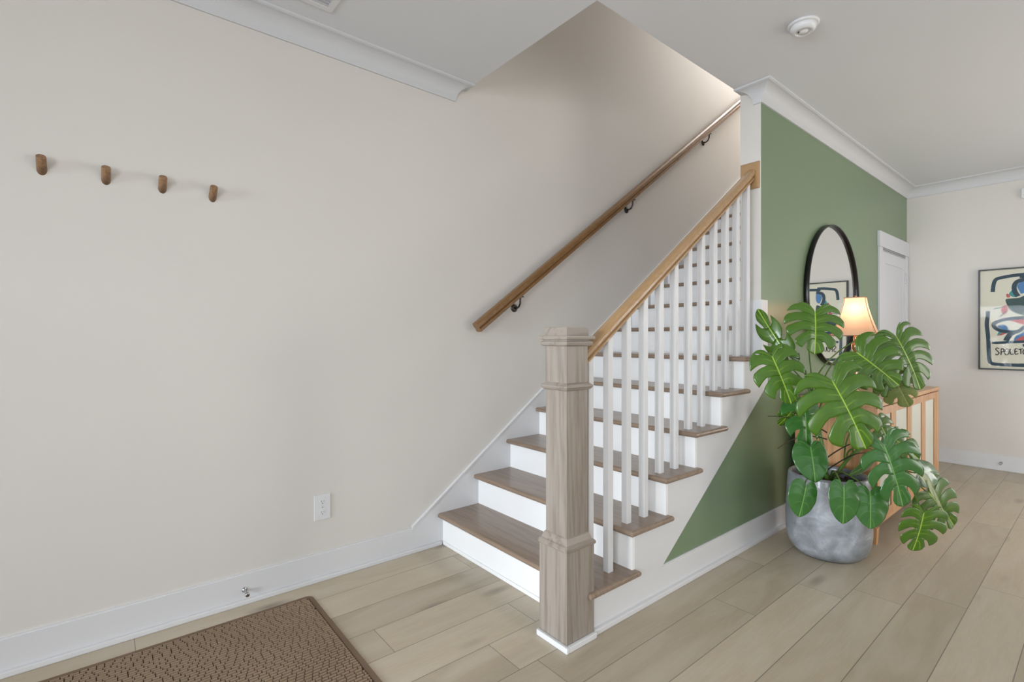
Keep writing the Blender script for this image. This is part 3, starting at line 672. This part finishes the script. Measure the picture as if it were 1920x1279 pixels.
# ------------------------------------------------------------------ potted plant
pc = Vector((1.675, -.33, 0))
pp = thing('potted_monstera', pc, 'tall monstera plant in round grey stone pot beside green wall and sideboard', 'potted plant')
prof = [(.0001, .004), (.150, .004), (.165, .006), (.192, .035), (.209, .075), (.2165, .13), (.2175, .20), (.214, .30), (.208, .40), (.203, .452), (.199, .462), (.190, .464), (.183, .458), (.182, .44), (.182, .40)]
MB().lathe(pc, prof, 72, closed=False).build('pot', M['pot'], pp)
m = MB(); random.seed(3)
m.lathe(pc, [(.1825, .405), (.12, .412), (.0001, .416)], 40, closed=False)
for _ in range(130):
    a = random.uniform(0, 2*PI); q = .175*math.sqrt(random.random()); s_ = random.uniform(.006, .013)
    x, y, z = pc.x+q*math.cos(a), pc.y+q*math.sin(a), .416
    m.add([(x+s_*random.uniform(.6, 1), y, z), (x, y+s_, z), (x-s_, y, z), (x, y-s_*random.uniform(.5, 1), z), (x, y, z+s_*.8), (x, y, z-.01)], [(0,1,4), (1,2,4), (2,3,4), (3,0,4), (1,0,5), (2,1,5), (3,2,5), (0,3,5)])
m.build('soil', M['soil'], pp)
MB().lathe(pc, [(.150, 0), (.158, .001), (.162, .006), (.150, .007), (.0001, .007)], 48).build('saucer', M['slot'], pp)
LEAVES = [
('split', [1.439, -0.345, 1.389], [1.392, -0.371, 1.166], [-0.751, 0.656, 0.078], [-0.629, -0.746, 0.22], 0.166, 0.164, 0.1, 7, 0.3),
('split', [1.475, -0.18, 1.163], [1.417, -0.029, 1.423], [0.119, -0.846, 0.52], [-0.975, -0.2, -0.102], 0.069, 0.085, 0.18, 5, 0.34),
('split', [1.165, -0.236, 1.145], [1.165, -0.34, 0.913], [-0.709, 0.643, -0.288], [-0.705, -0.648, 0.289], 0.135, 0.14, 0.12, 6, 0.32),
('split', [1.176, -0.517, 1.032], [1.215, -0.665, 0.724], [-0.691, 0.614, -0.382], [-0.714, -0.661, 0.229], 0.216, 0.186, 0.14, 7, 0.3),
('split', [1.588, -0.506, 1.166], [1.675, -0.682, 1.001], [-0.491, 0.452, -0.744], [-0.801, -0.57, 0.182], 0.149, 0.167, 0.14, 7, 0.3),
('split', [1.974, -0.591, 1.25], [2.032, -0.716, 0.958], [-0.785, 0.498, -0.368], [-0.593, -0.776, 0.215], 0.16, 0.172, 0.14, 8, 0.2),
('split', [2.048, -0.548, 1.033], [2.057, -0.633, 0.844], [-0.245, 0.881, -0.405], [-0.969, -0.241, 0.063], 0.133, 0.095, 0.3, 6, 0.22),
('split', [1.358, -0.317, 0.895], [1.26, -0.392, 0.682], [-0.774, 0.617, 0.141], [-0.491, -0.726, 0.481], 0.125, 0.097, 0.22, 5, 0.3),
('heart', [1.256, -0.388, 0.674], [1.215, -0.433, 0.513], [-0.727, 0.686, -0.005], [-0.644, -0.68, 0.35], 0.094, 0.085, 0.12, 6, 0),
('heart', [1.149, -0.404, 0.494], [1.107, -0.395, 0.347], [-0.74, 0.623, 0.253], [-0.612, -0.78, 0.129], 0.081, 0.065, 0.1, 6, 0),
('heart', [1.228, -0.547, 0.509], [1.209, -0.557, 0.335], [-0.766, 0.641, 0.045], [-0.634, -0.765, 0.114], 0.074, 0.081, 0.08, 6, 0),
('heart', [1.328, -0.629, 0.48], [1.3, -0.645, 0.315], [-0.756, 0.651, 0.063], [-0.633, -0.753, 0.179], 0.081, 0.094, 0.08, 6, 0),
('heart', [1.647, -0.581, 0.617], [1.496, -0.534, 0.503], [-0.619, -0.12, 0.776], [-0.115, -0.964, -0.241], 0.049, 0.069, 0.25, 6, 0),
('split', [1.334, -0.686, 0.724], [1.353, -0.779, 0.443], [-0.729, 0.633, -0.26], [-0.681, -0.707, 0.189], 0.133, 0.159, 0.15, 7, 0.28),
('split', [1.597, -0.591, 0.811], [1.591, -0.664, 0.699], [-0.863, 0.442, -0.245], [-0.504, -0.713, 0.488], 0.101, 0.096, 0.25, 5, 0.26),
('split', [1.763, -0.625, 0.698], [1.83, -0.732, 0.591], [-0.627, 0.321, -0.709], [-0.666, -0.694, 0.275], 0.076, 0.087, 0.12, 5, 0.3),
('heart', [1.695, -0.749, 0.548], [1.935, -0.818, 0.542], [-0.152, -0.447, -0.881], [-0.229, -0.851, 0.472], 0.08, 0.068, 0.2, 6, 0),
('split', [1.574, -0.78, 0.575], [1.729, -0.881, 0.338], [-0.857, -0.254, -0.449], [0.049, -0.907, 0.419], 0.07, 0.07, 0.12, 6, 0.4),
('split', [1.785, -0.772, 0.427], [1.938, -0.872, 0.236], [-0.653, 0.316, -0.688], [-0.489, -0.87, 0.064], 0.142, 0.142, 0.12, 7, 0.26),
('split', [1.557, -0.792, 0.373], [1.553, -0.763, 0.171], [-0.816, 0.57, 0.095], [-0.577, -0.81, -0.105], 0.117, 0.149, 0.1, 6, 0.24),
('split', [2.03, -0.508, 1.038], [2.088, -0.581, 0.912], [-0.733, 0.391, -0.557], [-0.574, -0.794, 0.198], 0.115, 0.128, 0.2, 6, 0.26),
('split', [1.513, -0.212, 0.853], [1.456, -0.164, 0.735], [-0.831, 0.241, 0.502], [-0.374, -0.909, -0.183], 0.075, 0.075, 0.2, 5, 0.3)]
CROWN = Vector((1.641, -0.368, 0.435))
OUT = [(.015, .0), (.10, -.13), (.34, -.235), (.66, -.20), (.90, -.03), (1.0, .20), (.97, .42), (.82, .64), (.56, .82), (.26, .94), (0, 1.0)]
def cat(P_, t):
    n = len(P_)-1; x = min(t*n, n-1e-6); i = int(x); f_ = x-i
    p = [np.array(P_[max(0, min(n, i+k-1))]) for k in range(4)]
    return .5*(2*p[1]+(p[2]-p[0])*f_+(2*p[0]-5*p[1]+4*p[2]-p[3])*f_**2+(3*p[1]-p[0]-3*p[2]+p[3])*f_**3)
def sm_(a, b, x):
    t = max(0, min(1, (x-a)/(b-a))); return t*t*(3-2*t)
def leaf(idx, kind, B, T, W, Nn, w1, w2, curl, n, ts):
    B, T, W, Nn = Vector(B), Vector(T), Vector(W), Vector(Nn); ax = T-B; L = ax.length; ax = ax/L
    rnd = random.Random(idx*7+1); V = []; F = []; UV = []
    NQ, NTt = (8, 16)
    ph = rnd.uniform(0, 6)
    for side, hw_ in ((1, w1), (-1, w2)):
        slits = [(rnd.uniform(ts*.9, ts*1.5), rnd.uniform(.085, .15), _ > 2 or rnd.random() < .55) for _ in range(n+1)]
        slits[n-1] = (max(slits[n-1][0], .55), .10, True); slits[1] = (slits[1][0]+.05, .08, slits[1][2])
        if kind == 'heart': slits = [(2, 0, True)]*(n+1)
        for j in range(n):
            o = len(V)
            for qi in range(NQ+1):
                q = qi/NQ
                for ti in range(NTt+1):
                    t = ti/NTt
                    sl_, sr_ = slits[j], slits[j+1]
                    def gap(sv, tt):
                        t0, gp, op = sv
                        a = sm_(t0, t0+.16, tt)*gp*(.75+.55*tt)
                        if not op: a *= 1-sm_(.62, .80, tt)
                        return a
                    gl = 0 if j == 0 else gap(sl_, t); gr = 0 if j == n-1 else gap(sr_, t)
                    qq = gl+(1-gl-gr)*q
                    s = (j+qq)/n
                    te = t
                    if kind == 'split':
                        rnd_l = (0 if (j == 0 or not sl_[2]) else max(0, 1-q*2.6)); rnd_r = (0 if (j == n-1 or not sr_[2]) else max(0, 1-(1-q)*2.6))
                        te = t*(1-.10*rnd_l**2-.02*rnd_r**2)
                    mgn = cat(OUT, s)
                    oy = 0 if s < .28 else ((s-.28)/.72)**1.2*.84
                    org = np.array([.0, oy])
                    # lateral veins leave the midrib steeply and bend towards the tip
                    P_ = org+(mgn-org)*te
                    P_[1] += -.10*math.sin(PI*te)*(1 if s > .3 else .2)
                    X, Y = P_[0], P_[1]
                    if kind == 'heart': X *= 1.0
                    h = -.13*curl/.12*hw_*X**1.8 - curl*L*max(0, Y)**2*1.0 + .05*hw_*X*math.cos(2*PI*(s*n-.5))*.35
                    h += .02*L*math.sin(ph+s*9)*X
                    h += (.05 if kind == 'split' else .03)*hw_*min(1, X*5)
                    V.append(B+ax*(Y*L)+W*(side*X*hw_)+Nn*h)
                    UV.append((abs(X)*hw_*10, (s if s < .999 else .999)*n if kind == 'split' else s*n))
            for a in range(NQ):
                for b in range(NTt):
                    k = o+a*(NTt+1)+b; F.append((k, k+NTt+1, k+NTt+2, k+1) if side > 0 else (k, k+1, k+NTt+2, k+NTt+1))
    me = bpy.data.meshes.new('leaf'); me.from_pydata([v-pc for v in V], [], F)
    uvl = me.uv_layers.new(name='UVMap'); li = np.zeros(len(me.loops), dtype=np.int32); me.loops.foreach_get('vertex_index', li)
    uvl.data.foreach_set('uv', np.array(UV, dtype=np.float32)[li].ravel())
    bm = bmesh.new(); bm.from_mesh(me); bmesh.ops.remove_doubles(bm, verts=list(bm.verts), dist=.0002)
    for f_ in bm.faces: f_.smooth = True
    bm.to_mesh(me); bm.free()
    o = bpy.data.objects.new('leaf', me); col.objects.link(o); o.parent = pp
    me.materials.append(M['leafpale'] if idx in (17, 6) else (M['leafdark'] if kind == 'heart' or idx in (7, 12, 13) else M['leaf']))
    sd_ = o.modifiers.new('thickness', 'SOLIDIFY'); sd_.thickness = .0009; sd_.offset = -1
    # midrib ridge behind the blade
    return B, ax, L, Nn
def bez(p0, p1, p2, p3, n=18):
    out = []
    for i in range(n+1):
        t = i/n; out.append(p0*(1-t)**3+p1*3*t*(1-t)**2+p2*3*t*t*(1-t)+p3*t**3)
    return out
# main stems
stem_a = bez(Vector((1.66, -.33, .41)), Vector((1.62, -.34, .60)), Vector((1.66, -.27, .80)), Vector((1.64, -.22, 1.06)))
stem_b = bez(Vector((1.70, -.35, .41)), Vector((1.74, -.40, .56)), Vector((1.86, -.46, .66)), Vector((1.93, -.56, .62)))
MB().tube(stem_a, .012, 10, .007).build('stem', M['petiole'], pp); MB().tube(stem_b, .011, 10, .007).build('stem', M['petiole'], pp)
for i, lf in enumerate(LEAVES):
    B, ax, L, Nn = leaf(i, *lf)
    if i in (0, 1, 2, 4, 5, 6, 7, 3, 20, 21): a0 = stem_a[{0: 12, 1: 15, 2: 13, 4: 11, 5: 14, 6: 12, 7: 7, 3: 8, 20: 10, 21: 8}[i]]
    elif i in (9, 10, 11, 8): a0 = Vector((1.64+.02*(i-9), -.35, .42))
    else: a0 = stem_b[{12: 6, 13: 8, 14: 5, 15: 9, 16: 12, 17: 14, 18: 17, 19: 18}.get(i, 10)]
    dist = (B-a0).length
    if i in (9, 10, 11, 8):
        rimz = .50 if i != 8 else .56
        c1 = a0+Vector((0, 0, .12)); c2 = Vector((B.x+.02, B.y+.03, max(rimz, B.z+.05)))
    else:
        c1 = a0+Vector((0, 0, dist*.35))-Nn*.03; c2 = B-ax*dist*.25-Nn*dist*.22
    MB().tube(bez(a0, c1, c2, B-Nn*.003), .0050, 8, .0030).build('petiole', M['petiole'], pp)
# aerial roots
for a, b, c_, e in (((1.66,-.33,.70), (1.56,-.26,.78), (1.45,-.16,.80), (1.42,-.10,.79)), ((1.66,-.33,.66), (1.58,-.26,.70), (1.50,-.18,.66), (1.46,-.14,.60)),
                   ((1.65,-.33,.55), (1.75,-.42,.66), (1.86,-.5,.68), (1.92,-.52,.64)), ((1.66,-.33,.48), (1.76,-.44,.60), (1.84,-.48,.60), (1.90,-.50,.55)), ((1.66,-.34,.43), (1.72,-.42,.50), (1.74,-.44,.47), (1.70,-.42,.42))):
    MB().tube(bez(*[Vector(q) for q in (a, b, c_, e)]), .0042, 8, .002).build('aerial_root', M['root'], pp)

# ------------------------------------------------------------------ door mat
mt = thing('door_mat', (-1.58, .62, 0), 'brown ribbed rectangular door mat on plank floor by the left wall', 'mat')
mx0, mx1, my0, my1 = -2.34, -.818, .10, 1.077
def rr(x0, x1, y0, y1, r_, z):
    out = []
    for cx_, cy_, a0 in ((x1-r_, y1-r_, 0), (x0+r_, y1-r_, PI/2), (x0+r_, y0+r_, PI), (x1-r_, y0+r_, 1.5*PI)):
        for k in range(7): a = a0+PI/2*k/6; out.append((cx_+r_*math.cos(a), cy_+r_*math.sin(a), z))
    return out
MB().rings([rr(mx0, mx1, my0, my1, .03, .0005), rr(mx0, mx1, my0, my1, .03, .004), rr(mx0+.004, mx1-.004, my0+.004, my1-.004, .027, .0065), rr(mx0+.022, mx1-.022, my0+.022, my1-.022, .015, .0065), rr(mx0+.024, mx1-.024, my0+.024, my1-.024, .013, .003)]).build('mat_border', M['matedge'], mt)
MB().box(mx0+.022, mx1-.022, my0+.022, my1-.022, .0045, .0050).build('mat_backing', M['matbase'], mt)
rnd = random.Random(4); m = MB(); rh = .0158; y = my0+.029; row = 0
while y+rh < my1-.022:
    x = mx0+.026
    while x < mx1-.03:
        nx_ = (x-mx0); ln = rnd.choice((.024, .030, .030, .036)); ln = min(ln, mx1-.027-x)
        if ln > .006:
            a, b = x+.0006, x+ln-.0014; c_, d_ = y+.0034, y+rh-.0034; e = .0012; h = .0128+rnd.uniform(-.0006, .0006)
            m.add([(a, c_, .0045), (b, c_, .0045), (b, d_, .0045), (a, d_, .0045), (a+e, c_+e, h), (b-e, c_+e, h), (b-e, d_-e, h), (a+e, d_-e, h)], [(4,5,6,7), (0,1,5,4), (1,2,6,5), (2,3,7,6), (3,0,4,7)])
        x += ln
    y += rh; row += 1
m.build('mat_ribs', M['matrib'], mt)
